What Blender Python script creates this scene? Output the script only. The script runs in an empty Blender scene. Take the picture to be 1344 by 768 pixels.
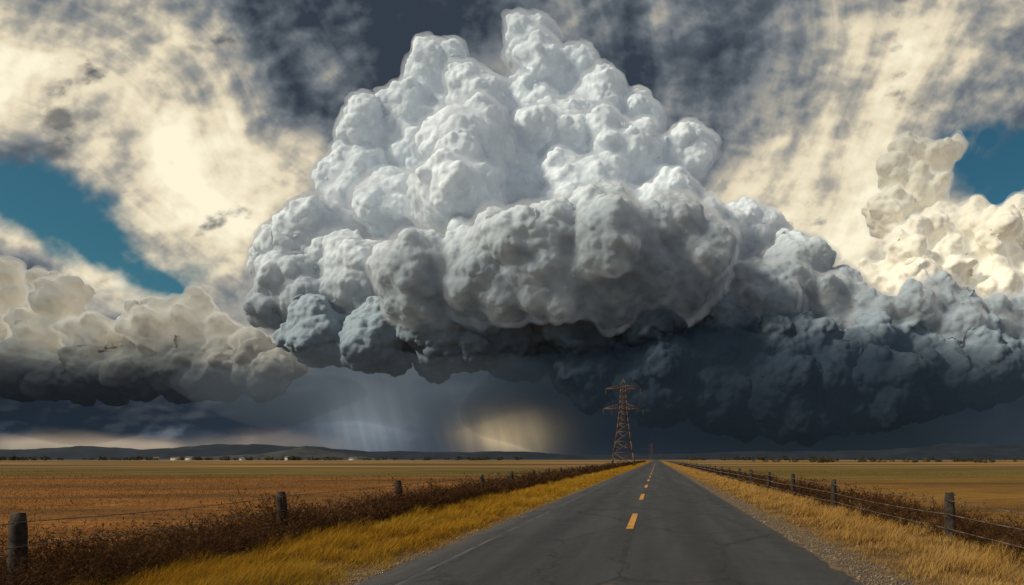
import bpy, math, random
import numpy as np
from mathutils import Vector
rng = np.random.default_rng(7); random.seed(7)
scene = bpy.context.scene
scene.view_settings.view_transform = 'Standard'
scene.view_settings.look = 'None'
scene.view_settings.exposure = 0
COL = scene.collection

# ------------------------------------------------------------ node helper
class V:
    def __init__(s, t, k): s.t = t; s.k = k
    def _m(s, op, *a, clamp=False):
        n = s.t.nodes.new('ShaderNodeMath'); n.operation = op; n.use_clamp = clamp
        for i, x in enumerate((s,) + a):
            if isinstance(x, V): s.t.links.new(x.k, n.inputs[i])
            else: n.inputs[i].default_value = x
        return V(s.t, n.outputs[0])
    def __add__(s, o): return s._m('ADD', o)
    __radd__ = __add__
    def __sub__(s, o): return s._m('SUBTRACT', o)
    def __rsub__(s, o): return s._m('MULTIPLY', -1.0)._m('ADD', o)
    def __mul__(s, o): return s._m('MULTIPLY', o)
    __rmul__ = __mul__
    def __truediv__(s, o): return s._m('DIVIDE', o)
    def exp(s): return s._m('EXPONENT')
    def abs(s): return s._m('ABSOLUTE')
    def clamp(s): return s._m('ADD', 0.0, clamp=True)
    def step(s, a, b, lo=0.0, hi=1.0):
        n = s.t.nodes.new('ShaderNodeMapRange'); n.interpolation_type = 'SMOOTHSTEP'
        s.t.links.new(s.k, n.inputs[0])
        if a > b: a, b, lo, hi = b, a, hi, lo
        for i, x in zip((1, 2, 3, 4), (a, b, lo, hi)): n.inputs[i].default_value = x
        return V(s.t, n.outputs[0])
class NT:
    def __init__(s, t): s.t = t
    def new(s, k): return s.t.nodes.new(k)
    def put(s, sock, x):
        if isinstance(x, V): s.t.links.new(x.k, sock)
        elif isinstance(x, (tuple, list)): sock.default_value = tuple(x) + ((1.0,) if len(x) == 3 and len(sock.default_value) == 4 else ())
        else: sock.default_value = x
    def xyz(s, v):
        n = s.new('ShaderNodeSeparateXYZ'); s.put(n.inputs[0], v); return [V(s.t, o) for o in n.outputs]
    def vec(s, x, y, z=0.0):
        n = s.new('ShaderNodeCombineXYZ')
        for i, q in enumerate((x, y, z)): s.put(n.inputs[i], q)
        return V(s.t, n.outputs[0])
    def noise(s, v, scale, detail=5, rough=.5, dist=0.0):
        n = s.new('ShaderNodeTexNoise'); s.put(n.inputs['Vector'], v)
        n.inputs['Scale'].default_value = scale; n.inputs['Detail'].default_value = detail
        n.inputs['Roughness'].default_value = rough; n.inputs['Distortion'].default_value = dist
        return V(s.t, n.outputs[0])
    def voro(s, v, scale, feature='F1'):
        n = s.new('ShaderNodeTexVoronoi'); n.feature = feature; s.put(n.inputs['Vector'], v)
        n.inputs['Scale'].default_value = scale
        return V(s.t, n.outputs[0])
    def mix(s, f, a, b, mode='MIX'):
        n = s.new('ShaderNodeMix'); n.data_type = 'RGBA'; n.blend_type = mode
        s.put(n.inputs[0], f); s.put(n.inputs[6], a); s.put(n.inputs[7], b)
        return V(s.t, n.outputs[2])
    def ramp(s, f, stops):
        n = s.new('ShaderNodeValToRGB'); s.put(n.inputs[0], f)
        cr = n.color_ramp
        while len(cr.elements) < len(stops): cr.elements.new(0.5)
        for e, (p, c) in zip(cr.elements, stops): e.position = p; e.color = (*c, 1)
        return V(s.t, n.outputs[0])
    def attr(s, name):
        n = s.new('ShaderNodeAttribute'); n.attribute_name = name; return V(s.t, n.outputs['Fac'])
    def pos(s):
        n = s.new('ShaderNodeNewGeometry'); return V(s.t, n.outputs['Position'])
    def obj(s):
        n = s.new('ShaderNodeTexCoord'); return V(s.t, n.outputs['Object'])
    def bump(s, h, strength, dist):
        n = s.new('ShaderNodeBump'); s.put(n.inputs['Height'], h)
        n.inputs['Strength'].default_value = strength; n.inputs['Distance'].default_value = dist
        return V(s.t, n.outputs[0])

def material(name):
    m = bpy.data.materials.new(name); m.use_nodes = True
    nt = NT(m.node_tree); b = m.node_tree.nodes['Principled BSDF']
    b.inputs['Specular IOR Level'].default_value = 0.25
    return m, nt, b
def simple(name, c1, c2, scale, rough=.85, bump=0.0, bd=.01, spec=.25, metal=0.0):
    m, nt, b = material(name); p = nt.obj()
    f = nt.noise(p, scale, 6, .6)
    nt.put(b.inputs['Base Color'], nt.mix(f.step(.3, .7), c1, c2))
    b.inputs['Roughness'].default_value = rough; b.inputs['Metallic'].default_value = metal
    b.inputs['Specular IOR Level'].default_value = spec
    if bump: nt.put(b.inputs['Normal'], nt.bump(f, bump, bd))
    return m

# ------------------------------------------------------------ mesh helpers
def mesh_obj(name, verts, faces, mat=None, smooth=False, attrs=None, parent=None):
    verts = np.asarray(verts, np.float32); faces = np.asarray(faces, np.int32)
    me = bpy.data.meshes.new(name)
    k = faces.shape[1]
    me.vertices.add(len(verts)); me.vertices.foreach_set('co', verts.ravel())
    me.loops.add(faces.size); me.loops.foreach_set('vertex_index', faces.ravel())
    me.polygons.add(len(faces))
    me.polygons.foreach_set('loop_start', np.arange(0, faces.size, k, dtype=np.int32))
    if smooth: me.polygons.foreach_set('use_smooth', np.ones(len(faces), bool))
    me.update(calc_edges=True)
    for n, a in (attrs or {}).items():
        at = me.attributes.new(n, 'FLOAT', 'POINT'); at.data.foreach_set('value', np.asarray(a, np.float32))
    if mat: me.materials.append(mat)
    o = bpy.data.objects.new(name, me); COL.objects.link(o)
    if parent: o.parent = parent
    return o
def empty(name, loc=(0, 0, 0)):
    e = bpy.data.objects.new(name, None); e.location = loc; COL.objects.link(e); return e

class Soup:
    """collects quads"""
    def __init__(s): s.v = []; s.f = []; s.n = 0
    def add(s, v, f):
        s.v.append(np.asarray(v, float)); s.f.append(np.asarray(f, int) + s.n); s.n += len(v)
    def beam(s, a, b, w, w2=None):
        a = Vector(a); b = Vector(b); d = (b - a).normalized()
        up = Vector((0, 0, 1)) if abs(d.z) < .9 else Vector((1, 0, 0))
        x = d.cross(up).normalized(); y = d.cross(x)
        w2 = w if w2 is None else w2; v = []
        for p, r in ((a, w / 2), (b, w2 / 2)):
            for i, j in ((-1, -1), (1, -1), (1, 1), (-1, 1)): v.append(p + x * r * i + y * r * j)
        s.add([tuple(q) for q in v], [(0, 1, 2, 3), (7, 6, 5, 4), (0, 4, 5, 1), (1, 5, 6, 2), (2, 6, 7, 3), (3, 7, 4, 0)])
    def obj(s, name, mat, **k): return mesh_obj(name, np.concatenate(s.v), np.concatenate(s.f), mat, **k)

# ------------------------------------------------------------ sun + world
sun_dir = Vector((-0.72, -0.40, 0.57)).normalized()      # towards the sun
el = math.asin(sun_dir.z); az = math.atan2(sun_dir.x, sun_dir.y)
L = bpy.data.lights.new('sun', 'SUN'); L.energy = 4.4; L.angle = math.radians(6); L.color = (1, .88, .70)
lo = bpy.data.objects.new('sun', L); COL.objects.link(lo)
lo.rotation_euler = (-sun_dir).to_track_quat('-Z', 'Y').to_euler()

w = bpy.data.worlds.new("World"); scene.world = w; w.use_nodes = True
wt = w.node_tree; nt = NT(wt); bg = wt.nodes['Background']
sky = nt.new('ShaderNodeTexSky'); sky.sky_type = 'NISHITA'; sky.sun_disc = False
sky.sun_elevation = el; sky.sun_rotation = az
nt.put(bg.inputs['Color'], nt.mix(1.0, V(wt, sky.outputs[0]), (.30, .72, .72), 'MULTIPLY')); bg.inputs['Strength'].default_value = .065

# ------------------------------------------------------------ sky dome: a cloud deck at 14 km, open where the sky is blue and where the sun stands
def perlin(x, y, seed=0):
    r = np.random.default_rng(seed); P = r.permutation(256); P = np.concatenate([P, P]); ang = r.uniform(0, 2 * np.pi, 256)
    gxx, gyy = np.cos(ang).astype(np.float32), np.sin(ang).astype(np.float32)
    xi = np.floor(x).astype(np.int64); yi = np.floor(y).astype(np.int64); xf = (x - xi).astype(np.float32); yf = (y - yi).astype(np.float32)
    xi &= 255; yi &= 255; a = P[xi]; b = P[(xi + 1) & 255]
    h00, h01, h10, h11 = P[a + yi], P[a + ((yi + 1) & 255)], P[b + yi], P[b + ((yi + 1) & 255)]
    uu = xf * xf * xf * (xf * (xf * 6 - 15) + 10); vv = yf * yf * yf * (yf * (yf * 6 - 15) + 10)
    n00 = gxx[h00] * xf + gyy[h00] * yf; n01 = gxx[h01] * xf + gyy[h01] * (yf - 1)
    n10 = gxx[h10] * (xf - 1) + gyy[h10] * yf; n11 = gxx[h11] * (xf - 1) + gyy[h11] * (yf - 1)
    return (n00 * (1 - uu) + n10 * uu) * (1 - vv) + (n01 * (1 - uu) + n11 * uu) * vv
def fbm(x, y, octv=7, rough=.5, seed=0, bil=False):
    s = 0; a = 1; t = 0
    for i in range(octv):
        n = perlin(x + 17.3 * i, y - 9.1 * i, seed + i)
        if bil: n = np.abs(n) * 2 - .45
        s = s + n * a; t += a; a *= rough
        x, y = (x * .8 - y * .6) * 2.03, (x * .6 + y * .8) * 2.03
    return .5 + s / t * 1.25
def fbs(x, y, octv=7, rough=.5, seed=0):   # streaks: no rotation
    s = 0; a = 1; t = 0
    for i in range(octv):
        s = s + perlin(x + 17.3 * i, y - 9.1 * i, seed + i) * a; t += a; a *= rough; x = x * 2.03; y = y * 1.6
    return .5 + s / t * 1.25
def ss(x, a, b):
    t = np.clip((x - a) / (b - a), 0, 1); return t * t * (3 - 2 * t)
def ga(u, v, cu, cv, a, b, ang=0):
    c, s = math.cos(ang), math.sin(ang); du, dv = u - cu, v - cv
    return np.exp(-(((du * c + dv * s) / a) ** 2 + ((dv * c - du * s) / b) ** 2))
def rampc(f, stops):
    p = [q[0] for q in stops]; return np.stack([np.interp(f, p, [q[1][k] for q in stops]) for k in range(3)], -1)
def lerp(a, b, f): return a + (np.asarray(b) - a) * f[..., None]
azs = np.radians(np.concatenate([np.linspace(-180, -50, 60)[:-1], np.linspace(-50, 34, 1150), np.linspace(34, 180, 66)[1:]]))
els = np.radians(np.concatenate([np.linspace(-4, -.3, 3)[:-1], np.linspace(-.3, 37, 540), np.linspace(37, 89.9, 34)[1:]]))
AZ, EL = np.meshgrid(azs, els)
DX, DY, DZ = np.sin(AZ) * np.cos(EL), np.cos(AZ) * np.cos(EL), np.sin(EL)
YC = np.maximum(DY, .2); U = DX / YC * 8.96; W_ = DZ / YC * 8.96
ZC = np.maximum(DZ, 0) + .22; PU = DX / ZC; PV = DY / ZC
wp = fbm(U * .3, W_ * .3, 2, .4, 90) - .5; wq = fbm(U * .3 + 31, W_ * .3, 2, .4, 95) - .5
st1 = fbs(PU * 2.6 + wp * 1.2 + 3.3, PV * .42 + wq * .5, 5, .45, 1)
st2 = fbs(PU * 8.5 + wp * 1.4, PV * .70 + 4, 7, .54, 20)
fb = fbm(U * .45, W_ * .55, 9, .52, 40)
fb2 = fbm((U - .08) * .45, (W_ + .08) * .55, 9, .52, 40)
B = (st1 - .5) * .85 + (st2 - .5) * .50 + (fb - .5) * .55 + np.clip((fb - fb2) * 1.4, -.12, .12) + .50
for cu, cv, a, b, amp in ((-3.0, 5.8, 2.0, 1.5, -.34), (.1, 5.3, 1.1, 1.9, -.22), (-5.6, 3.0, 1.8, 1.6, .32),
                          (2.3, 2.9, 1.7, 1.5, .36), (-7.8, 4.7, 2.2, .9, .20), (3.3, 5.3, 1.3, 1.4, .18), (-5.6, 4.3, 1.2, .7, .1),
                          (-6.5, 6.2, 2.6, .5, -.2), (4.8, 5.4, .8, .6, -.12), (-2.5, 3, 2, 2, .1), (1.6, 4.9, .7, .6, -.12)):
    B = B + ga(U, W_, cu, cv, a, b) * amp
HI = [(.05, (.035, .048, .068)), (.28, (.10, .12, .145)), (.45, (.20, .22, .235)), (.62, (.39, .37, .32)), (.85, (.80, .70, .51)), (1.12, (1, .92, .70))]
col = rampc(B, HI)
e1 = fbm(U * 1.1, W_ * 1.7, 7, .58, 130) - .5
for cu, cv, a, b in ((-8.25, 4.02, .55, .2), (-7.75, 4.5, .4, .22), (-7.1, 1.75, .25, .12)):
    k = ss(ga(U, W_, cu, cv, a, b) + e1 * 1.6, .35, 1.05); col = lerp(col, (.10, .11, .125), k * .8)
ge = fbm(U * .8, W_ * 1.0, 8, .52, 114)
gap = np.maximum(ga(U, W_, -7.6, 3.0, 2.2, .58, -.55) * 1.08, ga(U, W_, 4.6, 3.9, 1.2, .68, .45) * 1.1)
gap = ss(gap + (ge - .5) * .9 + (st2 - .5) * .4, .38, .85)
# low stratus
ln = fbm(U * .5 + wp * .4, W_ * 1.5, 8, .50, 150); ln2 = fbm(U * .9, W_ * 2.0, 7, .50, 170)
ln3 = fbm((U - .06) * .9, (W_ + .06) * 2.0, 7, .50, 170)
lowm = 1 - ss(W_ + (ln - .5) * 1.4 + (ln2 - .5) * .5, 1.35, 2.35)
t = W_ * .40 + (ln - .5) * .45 + (ln2 - .5) * .2 + np.clip((ln2 - ln3) * .8, -.1, .1) + .0
lc = rampc(t, [(0, (.022, .036, .060)), (.28, (.026, .042, .068)), (.42, (.075, .092, .12)), (.6, (.20, .215, .235)), (.8, (.46, .43, .37)), (1, (.78, .68, .52))])
lc = lerp(lc, (.016, .026, .043), np.clip(ga(U, W_, .7, .9, 3.2, 1.6) * 1.6, 0, 1))
rn = fbm((U + W_ * .25) * 5, W_ * .4, 5, .55, 190)
slot = (1 - ss(W_ + (ln - .5) * .3, .20, .46)) * (1 - ss(U, -5.0, -3.6))
lc = lerp(lc, (.46, .37, .27), slot * (.35 + .6 * ss(fbm(U * .5, W_ * .4, 4, .5, 200), .35, .65)))
lc = lerp(lc, (.10, .125, .16), (1 - ss(W_, .2, 1.0)) * ss(U, 2.2, 5.0) * .75)
hz = 1 - ss(W_, 0, .35); lc = lerp(lc, (.08, .10, .13), hz * .35)
lc = lerp(lc, (.10, .125, .16), np.clip(ga(U, W_, -3.7, 1.0, 1.3, .5) * (.6 + .5 * ln2), 0, 1))
lc = lerp(lc, (.64, .50, .30), np.clip(ga(U, W_, -1.9, .36, .55, .28) * (.65 + .6 * rn), 0, 1))
lc = lerp(lc, (.24, .28, .32), np.clip(ga(U, W_, -3.8, .60, .60, .60, -.30) * (.6 + .5 * rn), 0, 1))
col = lerp(col, lc, lowm)
gap = gap * (1 - lowm)
sd = DX * sun_dir.x + DY * sun_dir.y + DZ * sun_dir.z
gap = np.maximum(gap, ss(sd, .80, .95))
back = 1 - ss(DY, -.2, .3)
col = lerp(col, (.34, .35, .37), back)
col = lerp(col, (.10, .10, .10), 1 - ss(DZ, -.03, -.004))
m = bpy.data.materials.new('cloud_deck'); m.use_nodes = True; t_ = m.node_tree; nt = NT(t_); t_.nodes.remove(t_.nodes['Principled BSDF'])
at = nt.new('ShaderNodeAttribute'); at.attribute_name = 'cloud'; em = nt.new('ShaderNodeEmission'); tp = nt.new('ShaderNodeBsdfTransparent'); mx = nt.new('ShaderNodeMixShader')
t_.links.new(at.outputs['Color'], em.inputs[0]); t_.links.new(at.outputs['Alpha'], mx.inputs[0]); t_.links.new(tp.outputs[0], mx.inputs[1]); t_.links.new(em.outputs[0], mx.inputs[2])
t_.links.new(mx.outputs[0], t_.nodes['Material Output'].inputs[0])
try: m.cycles.emission_sampling = 'NONE'
except Exception: pass
ny_, nx_ = AZ.shape; idx = np.arange(nx_ * ny_).reshape(ny_, nx_)
F = np.stack([idx[:-1, :-1], idx[1:, :-1], idx[1:, 1:], idx[:-1, 1:]], -1).reshape(-1, 4)
dome = mesh_obj('sky', np.stack([DX, DY, DZ], -1).reshape(-1, 3) * 14000, F, m, True)
ca = dome.data.color_attributes.new('cloud', 'FLOAT_COLOR', 'POINT')
ca.data.foreach_set('color', np.concatenate([np.clip(col, 0, 1.2), (1 - gap)[..., None]], -1).astype(np.float32).ravel())

# ------------------------------------------------------------ clouds (real geometry)
def ico(sub):
    import bmesh
    bm = bmesh.new(); bmesh.ops.create_icosphere(bm, subdivisions=sub, radius=1)
    v = np.array([x.co[:] for x in bm.verts]); f = np.array([[q.index for q in x.verts] for x in bm.faces]); bm.free()
    return v, f
ICO = {k: ico(k) for k in (2, 3, 5)}
def cloud_mat(name, base, mid, top, zlo, zmid, zhi, unit=5.0, xshade=0.0, bs=.28):
    m, nt, b = material(name); t = m.node_tree
    P = nt.obj(); x, y, z = nt.xyz(P)
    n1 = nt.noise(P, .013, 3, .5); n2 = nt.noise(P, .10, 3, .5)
    q = (x - 60) * .0045; zz = z + (n1 - .5) * 110; zc = zz - (q * q * -1.0).exp() * xshade
    c = nt.mix(zc.step(zlo, zmid), base, mid); c = nt.mix(zc.step(zmid, zhi), c, top)  # shade of the cloud base and dark middle is put into the colour
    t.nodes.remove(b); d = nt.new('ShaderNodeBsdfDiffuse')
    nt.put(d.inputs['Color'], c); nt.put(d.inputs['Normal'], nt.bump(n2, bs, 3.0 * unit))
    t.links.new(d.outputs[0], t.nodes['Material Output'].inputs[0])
    return m
def mist(name, dens, em, color=(.97, .985, 1), ecol=(.86, .93, 1)):
    mv = bpy.data.materials.new(name); mv.use_nodes = True; tv = mv.node_tree; tv.nodes.remove(tv.nodes['Principled BSDF'])
    vsn = tv.nodes.new('ShaderNodeVolumePrincipled'); vsn.inputs['Color'].default_value = (*color, 1); vsn.inputs['Density'].default_value = dens; vsn.inputs['Anisotropy'].default_value = -.3
    # added glow standing in for many-times scattered daylight that single scattering leaves out
    vsn.inputs['Emission Strength'].default_value = dens * em; vsn.inputs['Emission Color'].default_value = (*ecol, 1)
    tv.links.new(vsn.outputs[0], tv.nodes['Material Output'].inputs['Volume'])
    return mv
def make_cloud(name, lobes, unit, dist, mat, voxel=1.35, seed=1, slope=.45, zc=250, squash=1.0, disp=1.0, nch=13, grow=0.0, parent=None, only=None):
    r = np.random.default_rng(seed); S = []
    for lb in lobes:
        x, z, R = lb[:3]
        d = (z - zc) * slope + r.uniform(-10, 10) + (lb[3] if len(lb) > 3 else 0)
        k = 1 + d * unit / dist
        c = np.array([x * k, d, z * k]); loc = [(c, R * .92)]
        for i in range(nch):
            q = r.normal(size=3); q[1] -= .5; q[2] += .3; q /= np.linalg.norm(q)
            r2 = R * r.uniform(.22, .56); c2 = c + q * R * r.uniform(.60, .80) * np.array([1, 1, squash]); loc.append((c2, r2))
            for j in range(4):
                e = r.normal(size=3) + q * 1.2; e /= np.linalg.norm(e)
                loc.append((c2 + e * r2 * r.uniform(.6, .8), r2 * r.uniform(.3, .5)))
        if only is None or only(lb): S += loc
    vs, fs, n = [], [], 0
    for c, R in S:
        if grow and R < 5: continue
        a, f = ICO[3 if R > 12 else 2]
        vs.append(a * (R + grow) * np.array([1, 1, squash]) + c); fs.append(f + n); n += len(a)
    o = mesh_obj(name, np.concatenate(vs), np.concatenate(fs), mat, parent=parent)
    md = o.modifiers.new('remesh', 'REMESH'); md.mode = 'VOXEL'; md.voxel_size = voxel; md.use_smooth_shade = True
    sm = o.modifiers.new('smooth', 'SMOOTH'); sm.factor = .5; sm.iterations = 5
    for i, (sc, stg, typ) in enumerate(((60, 24, 'CLOUDS'), (26, -8, 'VORONOI'), (11, -4.2, 'VORONOI'), (6, 2.4, 'CLOUDS'))):
        if grow and i > 2: continue
        tx = bpy.data.textures.new(f'{name}_tex{i}', typ); tx.noise_scale = sc
        if typ == 'CLOUDS': tx.noise_depth = 2
        dm = o.modifiers.new(f'billow{i}', 'DISPLACE'); dm.texture = tx; dm.texture_coords = 'LOCAL'
        dm.strength = stg * disp; dm.mid_level = .5 if typ == 'CLOUDS' else .45
    sm = o.modifiers.new('smooth2', 'SMOOTH'); sm.factor = .5; sm.iterations = 2
    if not parent: o.scale = (unit,) * 3; o.location = (0, dist, 0)
    return o
def haze(name, c, r, mat, unit, dist):
    a, f = ICO[5]
    v = a * np.array(r) + np.array(c)
    v[:, 2] += 8 * np.sin(v[:, 0] * .03)
    o = mesh_obj(name, v, f, mat, True); o.scale = (unit,) * 3; o.location = (0, dist, 0); return o
storm = [(-290,500,46,-20),(-318,453,48,-20),(-370,413,46),(-318,398,48,10),(-395,375,44),(-405,340,40),(-235,463,46,-70),(-247,410,55,-85),(-262,345,60,-90),(-342,323,60,0),
 (-162,545,42,30),(-140,500,50,20),(-102,520,28),(-165,465,36,25),(-72,463,44),(-22,448,36,20),(-122,413,62,-10),(-42,393,60),(30,388,42,20),(46,410,28),
 (-165,340,60,20),(-82,330,70),(8,313,60),(52,293,44),(-422,293,50),(-477,273,42),(-508,255,24),(-508,200,26),(-462,218,54),(-382,233,62),
 (-302,225,62,-60),(-222,240,66,-90),(-142,250,68,-110),(-60,265,74,-120),(25,245,72,-60),(108,293,46,30),(142,300,32,40),(178,243,52,30),(138,203,58,10),(228,200,50,30),
 (278,178,46,20),(328,158,44,10),(-442,163,45),(-362,158,50),(-272,158,50),(-182,155,55),(-92,148,60),(0,143,60),(90,143,60),(178,140,55),(258,130,48),
 (340,198,26,-20),(372,208,26,-20),(402,205,22,-20),(390,170,34),(445,180,34,0),(490,185,38,0),(430,145,40),
 (-90,118,48),(0,95,55),(90,85,56),(160,80,56),(220,80,56),(290,85,50),(370,100,46),(440,115,44),(510,130,50)]
mat_storm = cloud_mat('storm_cloud_vapour_shaded', (.040, .058, .085), (.25, .31, .365), (.80, .89, .96), 65, 165, 310, 5.0, 68)
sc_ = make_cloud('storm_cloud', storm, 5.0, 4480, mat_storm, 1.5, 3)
make_cloud('vapour_glow_fringe', storm, 5.0, 4480, mist('mist', .0075, .17), 2.6, 3, grow=6.0, parent=sc_, only=lambda l: l[1] > 285)
make_cloud('vapour_glow_skirt', storm, 5.0, 4480, mist('mist_skirt_glow', .0055, .07), 2.6, 3, grow=6.0, parent=sc_, only=lambda l: 165 < l[1] <= 300)
haze('rain_curtain', (180, -40, 58), (410, 90, 92), mist('rain_haze', .0022, 0, (.06, .095, .15)), 5.0, 4180)
haze('rain_curtain', (-330, -20, 85), (250, 60, 48), mist('rain_haze_grey', .0013, 0, (.26, .33, .42)), 5.0, 4180)
mat_cream = cloud_mat('cumulus_vapour_shaded', (.10, .125, .16), (.50, .49, .46), (.99, .94, .81), 50, 110, 180, 7.5, 0)
r_ = np.random.default_rng(21); left = []
for i in range(58):
    x = r_.uniform(-915, -505); top = np.interp(x, [-915, -850, -800, -745, -705, -650, -600, -560, -505], [262, 272, 262, 228, 208, 228, 215, 180, 150])
    R = r_.uniform(15, 34); z = top - R * 1.0 - (top - 110) * r_.random() ** 1.5 * .85; left.append((x, z, R, r_.uniform(-20, 20)))
left += [(x, 112, 42) for x in range(-900, -480, 55)]
right = [(330,405,22),(355,397,22),(390,410,16),(372,402,18),(312,370,26),(345,350,32),(300,320,34),(375,310,30),(345,285,40),(420,300,38),(470,310,36),(500,285,46),(420,250,50),(350,225,48),(290,220,38),(480,220,56),(560,290,60),(250,205,28),(300,170,40),(380,160,50),(460,150,50),(540,150,50)]
for i in range(24):
    x = r_.uniform(240, 520); top = np.interp(x, [240, 300, 345, 380, 420, 520], [215, 300, 330, 340, 330, 350]); R = r_.uniform(14, 28); right.append((x, top - R - r_.random() * 120, R, r_.uniform(-45, -15)))
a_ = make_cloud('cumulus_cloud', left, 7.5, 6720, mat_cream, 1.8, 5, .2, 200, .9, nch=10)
make_cloud('vapour_glow_fringe_low', left, 7.5, 6720, mist('mist_cream_glow', .005, .40, (1, .97, .90), (1, .92, .76)), 3.2, 5, .2, 200, .9, nch=10, grow=4, parent=a_, only=lambda l: l[1] > 150)
haze('rain_curtain', (-720, -50, 72), (380, 45, 48), mist('rain_haze_far', .0013, 0, (.12, .17, .24)), 7.5, 6420)
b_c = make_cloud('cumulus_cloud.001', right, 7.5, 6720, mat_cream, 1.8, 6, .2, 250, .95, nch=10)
make_cloud('vapour_glow_fringe_tower', right, 7.5, 6720, mist('mist_bright_glow', .0028, .55, (1, .98, .93), (1, .95, .82)), 3.2, 6, .2, 250, .95, nch=10, grow=4, parent=b_c, only=lambda l: l[1] > 215)

# ------------------------------------------------------------ ground
m, nt, b = material('field_soil_and_stubble'); P = nt.pos(); x, y, z = nt.xyz(P)
nA = nt.noise(nt.vec(x * .004, y * .012), 1.0, 4, .6); yy = y + (nA - .5) * 70 + x * .02
fine = nt.noise(nt.vec(x * .6, y * 2.0), 1.0, 6, .7); med = nt.noise(nt.vec(x * .03, y * .12), 1.0, 5, .62)
big = nt.noise(nt.vec(x * .0035, y * .02, 4.0), 1.0, 4, .55)
gold = nt.mix(fine.step(.3, .7), (.12, .046, .011), (.29, .126, .028))
goldr = nt.mix(fine.step(.3, .7), (.12, .067, .011), (.27, .148, .026))
gold = nt.mix(x.step(-10, 30), gold, goldr)
gold = nt.mix(med.step(.38, .62) * .8, gold, (.065, .034, .010))
green = nt.mix(med.step(.3, .7), (.055, .048, .012), (.145, .095, .024))
c = nt.mix(yy.step(62, 70) * yy.step(150, 125), gold, green)
far = nt.mix(big.step(.42, .56), (.28, .155, .052), (.055, .044, .017))
c = nt.mix(yy.step(150, 170), c, far)
c = nt.mix(y.step(700, 2600), c, (.16, .105, .06))
vg = x.step(-9.6, -9.0) * x.step(8.6, 8.0)
soil = nt.mix(fine.step(.3, .7), (.06, .036, .016), (.18, .11, .045))
c = nt.mix(vg, c, soil)
nt.put(b.inputs['Base Color'], c); b.inputs['Roughness'].default_value = .95; b.inputs['Specular IOR Level'].default_value = .1
nt.put(b.inputs['Normal'], nt.bump(fine, .7, .14))
def sgrid(a, n, p):
    t = np.linspace(-1, 1, n); return np.sign(t) * np.abs(t) ** p * a
gx = sgrid(30000, 161, 3.2); gy = np.concatenate([[-16000, -3000, -400, -60], np.linspace(-20, 100, 61), 100 + (np.linspace(0, 1, 60)[1:] ** 3) * 32000])
GX, GY = np.meshgrid(gx, gy)
GZ = .12 * np.sin(GX * .05 + 1) * np.sin(GY * .04) * np.clip((np.abs(GX) - 9) / 20, 0, 1) * np.clip((400 - GY) / 300, 0, 1)
nx, ny = len(gx), len(gy); idx = np.arange(nx * ny).reshape(ny, nx)
F = np.stack([idx[:-1, :-1], idx[:-1, 1:], idx[1:, 1:], idx[1:, :-1]], -1).reshape(-1, 4)
mesh_obj('ground', np.stack([GX, GY, GZ], -1).reshape(-1, 3), F, m, True)

# ------------------------------------------------------------ road
RC = -.66; RL, RR = -4.16, 2.84
m, nt, b = material('worn_asphalt'); P = nt.pos(); x, y, z = nt.xyz(P)
f1 = nt.noise(P, 45, 3, .8); f2 = nt.noise(nt.vec(x * 1.6, y * .09), 1.0, 5, .6); f3 = nt.noise(P, .8, 5, .65)
xc = x - RC
tr = ((xc.abs() - 1.7).abs() * 1.6).step(0, 1)
c = nt.mix(f1.step(.35, .66), (.008, .008, .010), (.044, .042, .044))
c = nt.mix(f2.step(.4, .65) * .6, c, (.048, .046, .047))
c = nt.mix((1 - tr) * .5, c, (.012, .012, .014))
cr = nt.voro(nt.vec(x * .5 + f3 * .5, y * .16 + f3 * .4), 1.0, 'DISTANCE_TO_EDGE')
c = nt.mix(cr.step(.014, .005) * .7, c, (.006, .006, .006))
seam = ((x + 3.55 + (f3 - .5) * .06).abs()).step(.045, .02) * f3.step(.35, .6)
c = nt.mix(seam * .4, c, (.16, .15, .14))
seam2 = ((xc + (f3 - .5) * .05 - .12).abs()).step(.02, .008)
c = nt.mix(seam2 * .5, c, (.009, .009, .009))
c = nt.mix(xc.abs().step(3.1, 3.6) * f3.step(.35, .7) * .5, c, (.11, .085, .06))
nt.put(b.inputs['Base Color'], c); b.inputs['Specular IOR Level'].default_value = .35
nt.put(b.inputs['Roughness'], f3.step(.3, .7, .55, .78))
nt.put(b.inputs['Normal'], nt.bump(f1, .6, .014))
ys = np.concatenate([np.arange(-20, 80, .25), 80 + np.linspace(0, 1, 80) ** 2 * 4000])
rw = []
for yv in ys:
    ja, jb = (rng.normal(0, .035, 2) if yv < 80 else (0, 0))
    for xx, zz in ((RL + ja - .06, -.02), (RL + ja, .022), (RL + 1.2, .045), (RC, .07), (RR - 1.2, .045), (RR + jb, .022), (RR + jb + .06, -.02)):
        rw.append((xx, yv, zz))
idx = np.arange(len(rw)).reshape(-1, 7)
F = np.stack([idx[:-1, :-1], idx[:-1, 1:], idx[1:, 1:], idx[1:, :-1]], -1).reshape(-1, 4)
mesh_obj('road', rw, F, m, False)
m, nt, b = material('worn_yellow_paint'); P = nt.pos()
f = nt.noise(P, 30, 6, .75); f4 = nt.noise(P, 3, 4, .6)
c = nt.mix((f + (f4 - .5) * .6).step(.52, .64), (.48, .23, .035), (.06, .05, .04))
nt.put(b.inputs['Base Color'], c); b.inputs['Roughness'].default_value = .7
S = Soup(); yv = -7.5
while yv < 900:
    wd = .085; S.add([(RC - wd, yv, .0735), (RC + wd, yv, .0735), (RC + wd, yv + 4.6, .0735), (RC - wd, yv + 4.6, .0735)], [(0, 1, 2, 3)]); yv += 12.0
S.obj('road_marking', m)
m, nt, b = material('gravel_shoulder'); P = nt.pos()
vr = nt.voro(P, 26); f = nt.noise(P, 3, 6, .7)
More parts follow.
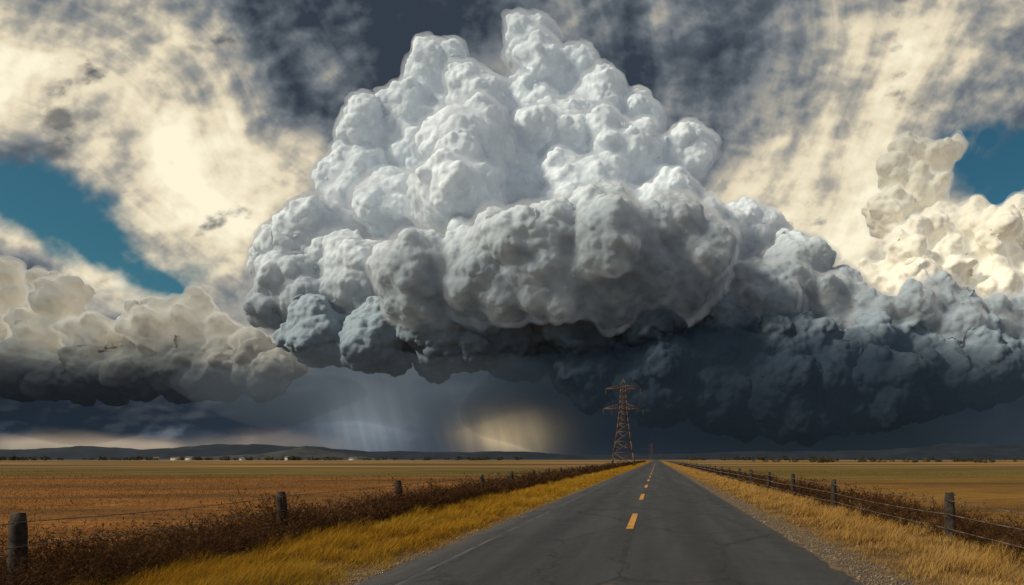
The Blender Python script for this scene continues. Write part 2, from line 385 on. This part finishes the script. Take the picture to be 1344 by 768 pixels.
c = nt.mix(vr.step(.1, .6), (.20, .145, .10), (.05, .036, .024)); c = nt.mix(f.step(.4, .65), c, (.15, .10, .05))
nt.put(b.inputs['Base Color'], c); nt.put(b.inputs['Normal'], nt.bump(vr * -1.0, .8, .03)); b.inputs['Roughness'].default_value = .95
rw = []
for side in (0, 1):
    for yv in ys:
        j = rng.normal(0, .07) if yv < 80 else 0
        rw += [(-4.75 + j, yv, .003), (-4.0, yv, .012)] if side == 0 else [(2.7, yv, .012), (3.65 + j, yv, .003)]
idx = np.arange(len(rw)).reshape(2, -1, 2)
F = np.stack([idx[:, :-1, 0], idx[:, :-1, 1], idx[:, 1:, 1], idx[:, 1:, 0]], -1).reshape(-1, 4)
mesh_obj('gravel', rw, F, m)
N = 7000; sy = 6 * (60 / 6) ** rng.random(N); right_s = rng.random(N) < .72
sx = np.where(right_s, 2.9 + np.abs(rng.normal(0, .45, N)), -4.2 - np.abs(rng.normal(0, .22, N)))
sr = rng.uniform(.006, .022, N) * (1 + (rng.random(N) < .04))
octv = np.array([(1, 0, 0), (0, 1, 0), (-1, 0, 0), (0, -1, 0), (0, 0, .7), (0, 0, -.7)], float); octf = np.array([(0, 1, 4), (1, 2, 4), (2, 3, 4), (3, 0, 4), (1, 0, 5), (2, 1, 5), (3, 2, 5), (0, 3, 5)])
vv = octv[None] * sr[:, None, None] * rng.uniform(.6, 1.3, (N, 6, 1)); vv += np.stack([sx, sy, np.full(N, .016)], -1)[:, None]
ff = octf[None] + (np.arange(N) * 6)[:, None, None]
mesh_obj('loose_gravel', vv.reshape(-1, 3), ff.reshape(-1, 3), simple('stone', (.09, .065, .045), (.25, .19, .13), 4))

# ------------------------------------------------------------ grass
def grass_mat(name, cols, rootc, ns=.35):
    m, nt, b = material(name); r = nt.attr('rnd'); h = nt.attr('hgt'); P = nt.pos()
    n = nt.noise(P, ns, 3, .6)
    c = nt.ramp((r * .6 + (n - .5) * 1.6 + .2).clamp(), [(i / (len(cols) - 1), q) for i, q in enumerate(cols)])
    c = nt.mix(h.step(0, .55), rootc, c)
    t = m.node_tree; t.nodes.remove(b); b = nt.new('ShaderNodeBsdfDiffuse'); nt.put(b.inputs[0], c)
    tr = nt.new('ShaderNodeBsdfTranslucent'); nt.put(tr.inputs[0], c); mx = nt.new('ShaderNodeMixShader'); mx.inputs[0].default_value = .3
    t.links.new(b.outputs[0], mx.inputs[1]); t.links.new(tr.outputs[0], mx.inputs[2]); t.links.new(mx.outputs[0], t.nodes['Material Output'].inputs[0])
    return m
def blades(name, x, y, hgt, wid, mat, lean=(.35, .1), spread=.35, K=3):
    N = len(x); a = rng.uniform(0, 2 * np.pi, N); sd = np.stack([np.cos(a), np.sin(a), 0 * a], -1) * (wid / 2)[:, None]
    ln = np.stack([rng.normal(lean[0], spread, N), rng.normal(lean[1], spread, N)], -1) * hgt[:, None]
    V_, H = [], []
    for k in range(K + 1):
        t = k / K; c = np.stack([x + ln[:, 0] * t ** 1.8, y + ln[:, 1] * t ** 1.8, hgt * (t - .18 * t * t) - .01], -1)
        w_ = (1 - t) ** .7 * .95 + .05
        V_ += [c - sd * w_, c + sd * w_]; H += [np.full(N, t)] * 2
    Vv = np.stack(V_, 1).reshape(-1, 3); Hh = np.stack(H, 1).ravel(); base = (np.arange(N) * 2 * (K + 1))[:, None, None]
    q = np.array([(2 * k, 2 * k + 1, 2 * k + 3, 2 * k + 2) for k in range(K)])
    R = np.repeat(rng.random(N), 2 * (K + 1))
    return mesh_obj(name, Vv, (q[None] + base).reshape(-1, 4), mat, False, {'rnd': R, 'hgt': Hh})
def logy(n, a, b_): return a * (b_ / a) ** rng.random(n)
def clump(x, y, s=1.3):
    n = perlin(x * s * .9, y * s * .6, 300) + .5 * perlin(x * s * 2.1 + 9, y * s * 1.5, 301)
    return np.clip(.5 + n * .95, 0, 1)
gm_gold = grass_mat('golden_grass', [(.12, .055, .009), (.28, .13, .013), (.47, .245, .025), (.24, .16, .020), (.56, .35, .07)], (.05, .028, .01))
gm_pale = grass_mat('dry_pale_grass', [(.16, .085, .02), (.35, .18, .045), (.48, .29, .09), (.28, .155, .035), (.56, .38, .16)], (.075, .042, .017))
N = 170000; y = logy(N, 5, 500); x = rng.uniform(-7.6, -4.25, N); cl = clump(x, y)
edge = np.clip((-4.1 - x) / 1.0, .25, 1)
h = (.10 + .26 * rng.random(N) ** 1.3) * (.30 + 1.25 * cl) * edge; wd = np.maximum(.006, y * .0007)
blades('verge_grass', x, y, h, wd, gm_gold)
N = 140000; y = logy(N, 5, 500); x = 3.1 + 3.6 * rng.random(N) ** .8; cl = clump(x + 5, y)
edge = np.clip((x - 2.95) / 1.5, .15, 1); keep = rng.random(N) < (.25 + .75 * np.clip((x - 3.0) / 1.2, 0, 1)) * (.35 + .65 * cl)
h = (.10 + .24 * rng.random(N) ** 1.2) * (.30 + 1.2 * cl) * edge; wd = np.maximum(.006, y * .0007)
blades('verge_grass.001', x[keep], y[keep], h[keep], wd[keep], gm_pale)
gm_st = grass_mat('stubble', [(.14, .056, .015), (.25, .112, .025), (.32, .16, .040)], (.10, .045, .018))
gm_st2 = grass_mat('meadow_stubble', [(.14, .077, .014), (.24, .14, .026), (.31, .19, .045)], (.085, .052, .017))
N = 90000; y = logy(N, 8, 110); x = -8.6 - (y * 1.05) * rng.random(N); wd = np.maximum(.006, y * .0007)
blades('field_stubble', x, y, .05 + .12 * rng.random(N) * clump(x, y, .5), wd, gm_st, K=2)
N = 60000; y = logy(N, 8, 110); x = 7.6 + (y * .7) * rng.random(N); wd = np.maximum(.006, y * .0007)
blades('field_stubble.001', x, y, .05 + .12 * rng.random(N) * clump(x, y, .5), wd, gm_st2, K=2)

# ------------------------------------------------------------ dead brush along the fences
def ribbons(P0, P1, w0, w1):
    d = P1 - P0; r = rng.normal(size=P0.shape); s = np.cross(d, r); s /= (np.linalg.norm(s, axis=1, keepdims=True) + 1e-9)
    v = np.stack([P0 - s * w0[:, None], P0 + s * w0[:, None], P1 + s * w1[:, None], P1 - s * w1[:, None]], 1)
    return v.reshape(-1, 3)
def brush(name, x0, x1, n, hmax, mat, ya=5, yb=450):
    y = logy(n, ya, yb); x = rng.uniform(x0, x1, n); lod = np.maximum(.0035, y * .00045)
    cl = clump(x, y, .8)
    hh = hmax * (.45 + .55 * rng.random(n)) * (.40 + .75 * cl)
    Vs, Hs = [], []
    p = np.stack([x, y, np.zeros(n)], -1); d = np.stack([rng.normal(0, .35, n), rng.normal(0, .35, n), np.ones(n)], -1)
    for k in range(4):
        q = p + d * (hh / 4)[:, None]
        Vs.append(ribbons(p, q, lod * (1.2 - .22 * k), lod * (1.0 - .22 * k))); Hs.append(np.full(n, k / 4))
        for s in range(3):
            t = rng.random(n)[:, None]; b0 = p + (q - p) * t
            e = d * .45 + rng.normal(0, .75, (n, 3)); e[:, 2] = np.abs(e[:, 2]) * .7 + .1
            b1 = b0 + e * (hh * rng.uniform(.12, .28, n))[:, None]
            Vs.append(ribbons(b0, b1, lod * .6, lod * .4)); Hs.append(np.full(n, k / 4 + .2))
            if k > 0:
                l1 = b1 + rng.normal(0, .022, (n, 3)) + np.array([0, 0, .01]); Vs.append(ribbons(b1, l1, lod * 1.3, lod * 1.8)); Hs.append(np.full(n, k / 4 + .3))
        p = q; d = d + rng.normal(0, .35, (n, 3)); d[:, 2] = np.abs(d[:, 2]) * .8 + .2
    VV = np.concatenate(Vs); F = np.arange(len(VV)).reshape(-1, 4)
    H = np.repeat(np.concatenate(Hs), 4); R = np.repeat(np.tile(rng.random(n), len(Vs)), 4)
    return mesh_obj(name, VV, F, mat, False, {'rnd': R, 'hgt': H})
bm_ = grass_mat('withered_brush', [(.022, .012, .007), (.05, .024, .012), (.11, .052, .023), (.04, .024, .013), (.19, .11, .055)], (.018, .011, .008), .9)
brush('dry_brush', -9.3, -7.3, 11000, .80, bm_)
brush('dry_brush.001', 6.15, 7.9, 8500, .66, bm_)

# ------------------------------------------------------------ fences
wood = simple('weathered_post_wood', (.012, .009, .007), (.05, .036, .026), 9, .9, .8, .03)
wire_m = simple('rusty_wire', (.08, .06, .05), (.20, .17, .15), 20, .6, metal=.4)
def fence(name, X0, posts, hts):
    e = empty(name, (X0, 0, 0)); S = Soup(); tops = []
    for y0 in posts:
        lx, ly = rng.normal(0, .035, 2); H = 1.06 + rng.normal(0, .03); r0 = .09 + rng.uniform(0, .02); n = 10; lev = 7; vs = []
        ph = rng.uniform(0, 6)
        for k in range(lev):
            t = k / (lev - 1); z_ = -.15 + (H + .15) * t; rr = r0 * (1.05 - .12 * t) * (.8 if k == lev - 1 else 1)
            for i in range(n):
                a = 2 * np.pi * i / n; q = rr * (1 + .09 * math.sin(3 * a + ph) + rng.normal(0, .03))
                vs.append((lx * t + q * math.cos(a), y0 + ly * t + q * math.sin(a), z_ + (rng.normal(0, .012) if k == lev - 1 else 0)))
        vs.append((lx, y0 + ly, H + .01)); fs = []
        for k in range(lev - 1):
            for i in range(n): fs.append((k * n + i, k * n + (i + 1) % n, (k + 1) * n + (i + 1) % n, (k + 1) * n + i))
        for i in range(0, n, 2): fs.append(((lev - 1) * n + i, (lev - 1) * n + i + 1, (lev - 1) * n + (i + 2) % n, lev * n))
        S.add(vs, fs); tops.append((lx, ly))
    S.obj('posts', wood, parent=e)
    W = Soup()
    for hz in hts:
        for i in range(len(posts) - 1):
            a, b_ = posts[i], posts[i + 1]; ns = 8; sag = rng.uniform(.015, .06); sx = .095 if X0 < 0 else -.095
            pr = None
            for k in range(ns + 1):
                t = k / ns; yv = a + (b_ - a) * t; p_ = (sx + tops[i][0] * hz * (1 - t) + tops[i + 1][0] * hz * t, yv, hz - 4 * sag * t * (1 - t))
                wd = max(.012, yv * .0006)
                if pr: W.beam(pr, p_, wd)
                if yv < 45 and k % 2 == 1:
                    W.beam((p_[0] - .02, p_[1], p_[2] - .02), (p_[0] + .02, p_[1] + .01, p_[2] + .02), .006)
                pr = p_
    W.obj('wires', wire_m, parent=e)
pl = [2.2, 8.75, 15.0, 21.8, 32.0, 38.6, 45.5, 52] + [59 + 7 * i for i in range(60)]
pr_ = [.6, 7.4, 14.4, 23.8, 31.0, 37.8, 44.8, 51.5] + [58.5 + 7 * i for i in range(60)]
fence('wire_fence', -8.2, pl, (.95, .64, .33))
fence('wire_fence.001', 6.2, pr_, (.90, .60, .30))

# ------------------------------------------------------------ pylons
steel = simple('rusted_galvanised_steel', (.05, .032, .024), (.15, .095, .065), 1.5, .75)
insul = simple('insulator_glass', (.08, .06, .045), (.14, .10, .08), 4, .4)
def pylon(name, loc):
    e = empty(name, loc); S = Soup(); T = Soup(); A = Soup()
    H = 21.2
    def hw(z): return np.interp(z, [0, 7, 13.5, 18.8, 20.2], [2.9, 1.75, .95, .62, .55])
    lv = [0, 3.4, 6.2, 8.6, 10.6, 12.2, 13.6, 15.0, 16.4, 17.8, 19.2, 20.2]
    c = lambda z, i: (hw(z) * (-1, 1, 1, -1)[i], hw(z) * (-1, -1, 1, 1)[i], z)
    for a, b_ in zip(lv[:-1], lv[1:]):
        for i in range(4):
            j = (i + 1) % 4
            S.beam(c(a, i), c(b_, i), .22)
            T.beam(c(a, i), c(b_, j), .11); T.beam(c(a, j), c(b_, i), .11); T.beam(c(b_, i), c(b_, j), .11)
            if a < 6:
                mid = lambda p, q: tuple((np.array(p) + np.array(q)) / 2)
                T.beam(mid(c(a, i), c(b_, i)), mid(c(a, i), c(b_, j)), .07); T.beam(mid(c(a, j), c(b_, j)), mid(c(a, j), c(b_, i)), .07)
    for i in range(4): S.beam(c(20.2, i), (0, 0, H + .5), .14)
    for zz, half, th in ((19.2, 4.35, 1.0), (14.2, 5.0, 1.2)):
        for s in (-1, 1):
            tip = (s * half, 0, zz + .15); w0 = hw(zz)
            for yy_ in (-1, 1):
                b0 = (s * w0, yy_ * w0, zz); t0 = (s * w0, yy_ * w0, zz + th)
                A.beam(b0, tip, .15); A.beam(t0, tip, .15)
                K = 5
                for k in range(1, K):
                    f0, f1 = (k - .5) / K, k / K; B0 = np.array(b0); T0 = np.array(t0); TP = np.array(tip)
                    A.beam(B0 + (TP - B0) * f0, T0 + (TP - T0) * f1, .08); A.beam(T0 + (TP - T0) * f1, B0 + (TP - B0) * (f1 + .1), .08)
            A.beam((s * w0, -w0, zz), (s * (w0 + 1.2), .35 * w0, zz), .08)
    S.obj('legs', steel, parent=e); T.obj('bracing', steel, parent=e); A.obj('cross_arms', steel, parent=e)
    I = Soup()
    for zz, half in ((19.35, 4.3), (14.35, 4.95), (14.35, 2.8)):
        for s in (-1, 1):
            for k in range(6):
                z1 = zz - .18 - k * .22; I.beam((s * half, 0, z1), (s * half, 0, z1 - .1), .34, .22); I.beam((s * half, 0, z1 - .1), (s * half, 0, z1 - .22), .09)
    I.obj('insulators', insul, parent=e)
pylon('electricity_pylon', (-8.3, 170, 0))
pylon('electricity_pylon', (-6.5, 860, 0))

# ------------------------------------------------------------ hills, tree line, buildings
def hills(name, x0, x1, y0, prof, depth, mat, seed):
    r = np.random.default_rng(seed); n = 220; xs = np.linspace(x0, x1, n)
    hp = np.interp(xs, [p[0] for p in prof], [p[1] for p in prof])
    rough = sum(np.sin(xs * f + r.uniform(0, 6)) * a for f, a in ((.006, .10), (.013, .06), (.031, .035), (.07, .02)))
    hp = hp * (1 + rough); rows = 14; vs = []
    for k in range(rows):
        t = k / (rows - 1); pr2 = math.sin(t * math.pi) ** .8
        for i in range(n): vs.append((xs[i], y0 + depth * (t - .5), hp[i] * pr2 * (1 + .12 * math.sin(xs[i] * .01 + k * 1.3)) - 2))
    idx = np.arange(n * rows).reshape(rows, n)
    F = np.stack([idx[:-1, :-1], idx[:-1, 1:], idx[1:, 1:], idx[1:, :-1]], -1).reshape(-1, 4)
    return mesh_obj(name, vs, F, mat, True)
hm = simple('distant_hill_scrub', (.006, .011, .019), (.013, .020, .032), .01, .95)
hm2 = simple('nearer_hill_scrub', (.016, .022, .028), (.042, .042, .042), .02, .95)
hills('hill', -5200, 3200, 3060, [(-5200, 55), (-4600, 46), (-3400, 40), (-2800, 48), (-2300, 58), (-1800, 64), (-1300, 42), (-800, 34), (-200, 24), (260, 30), (800, 42), (1400, 62), (1900, 84), (3200, 80)], 400, hm, 4)
hills('hill.001', -2150, -1050, 2800, [(-2150, 2), (-1850, 12), (-1600, 24), (-1450, 46), (-1350, 34), (-1200, 16), (-1050, 2)], 300, hm2, 9)
hills('hill.002', 300, 2100, 2700, [(300, 2), (650, 18), (950, 30), (1300, 46), (1700, 56), (2100, 62)], 300, hm, 12)
leafm = simple('distant_foliage', (.018, .022, .012), (.06, .055, .03), .3, .9)
Vs = []
for _ in range(260):
    k = rng.random()
    if k < .45: cx, cy = rng.uniform(-1500, -300), rng.uniform(1150, 1700)
    elif k < .8: cx, cy = rng.uniform(60, 1000), rng.uniform(1100, 1700)
    else: cx, cy = rng.uniform(60, 260), rng.uniform(330, 560)
    s = rng.uniform(2.0, 5.5) * (1 if cy > 900 else .35); n = 90
    p = rng.normal(size=(n, 3)); p /= np.linalg.norm(p, axis=1, keepdims=True); p *= rng.uniform(.35, 1, (n, 1)) ** .5
    p = p * np.array([s * 1.7, s, s * .8]) + np.array([cx, cy, s * .7])
    e1 = rng.normal(0, s * .16, (n, 3)); e2 = rng.normal(0, s * .16, (n, 3))
    Vs.append(np.stack([p - e1, p - e2, p + e1, p + e2], 1).reshape(-1, 3))
Vs = np.concatenate(Vs); mesh_obj('distant_tree_line', Vs, np.arange(len(Vs)).reshape(-1, 4), leafm)
wall_m = simple('limewashed_wall', (.45, .42, .38), (.6, .57, .52), .5); roof_m = simple('slate_roof', (.06, .05, .05), (.14, .10, .09), .5); glass_m = simple('window_glass', (.02, .025, .03), (.04, .045, .05), 1, .2)
for i in range(9):
    bx = -1180 + i * 62 + rng.uniform(-20, 20); by = 1500 + rng.uniform(-120, 120); Lx = rng.uniform(9, 20); Wy = 7; Hh = rng.uniform(3.5, 6)
    e = empty('farmhouse', (bx, by, 0)); S = Soup()
    v = [(-Lx/2, -Wy/2, -.2), (Lx/2, -Wy/2, -.2), (Lx/2, Wy/2, -.2), (-Lx/2, Wy/2, -.2), (-Lx/2, -Wy/2, Hh), (Lx/2, -Wy/2, Hh), (Lx/2, Wy/2, Hh), (-Lx/2, Wy/2, Hh), (-Lx/2, 0, Hh + 2.6), (Lx/2, 0, Hh + 2.6)]
    S.add(v, [(0, 1, 5, 4), (1, 2, 6, 5), (2, 3, 7, 6), (3, 0, 4, 7)])
    S.add([v[4], v[8], v[7], ((v[4][0]), 0, Hh)], [(0, 3, 2, 1)]); S.add([v[5], v[9], v[6], (v[5][0], 0, Hh)], [(0, 1, 2, 3)])
    S.obj('walls', wall_m, parent=e)
    R = Soup(); o_ = .5
    for s in (-1, 1):
        R.add([(-Lx/2-o_, s*(Wy/2+o_), Hh-.35), (Lx/2+o_, s*(Wy/2+o_), Hh-.35), (Lx/2+o_, 0, Hh+2.8), (-Lx/2-o_, 0, Hh+2.8)], [(0, 1, 2, 3)])
    R.beam((Lx*.3, 0, Hh+2), (Lx*.3, 0, Hh+4), .9); R.obj('roof', roof_m, parent=e)
    Wd = Soup(); k = int(Lx // 3)
    for j in range(k):
        cx = -Lx/2 + (j + .5) * Lx / k; z0, z1 = (0, 2.1) if j == k // 2 else (1, 2.2)
        Wd.add([(cx-.55, -Wy/2-.03, z0), (cx+.55, -Wy/2-.03, z0), (cx+.55, -Wy/2-.03, z1), (cx-.55, -Wy/2-.03, z1)], [(0, 1, 2, 3)])
    Wd.obj('windows_and_door', glass_m, parent=e)

# ------------------------------------------------------------ camera
cam = bpy.data.cameras.new('camera'); cam.sensor_width = 36; cam.lens = 24; cam.clip_end = 80000; cam.clip_start = .05
cam.shift_x = -(862 - 672) / 1344; cam.shift_y = (603 - 384) / 1344
co = bpy.data.objects.new('camera', cam); COL.objects.link(co); co.location = (0, 0, 1.75); co.rotation_euler = (math.radians(90), 0, 0)
scene.camera = co
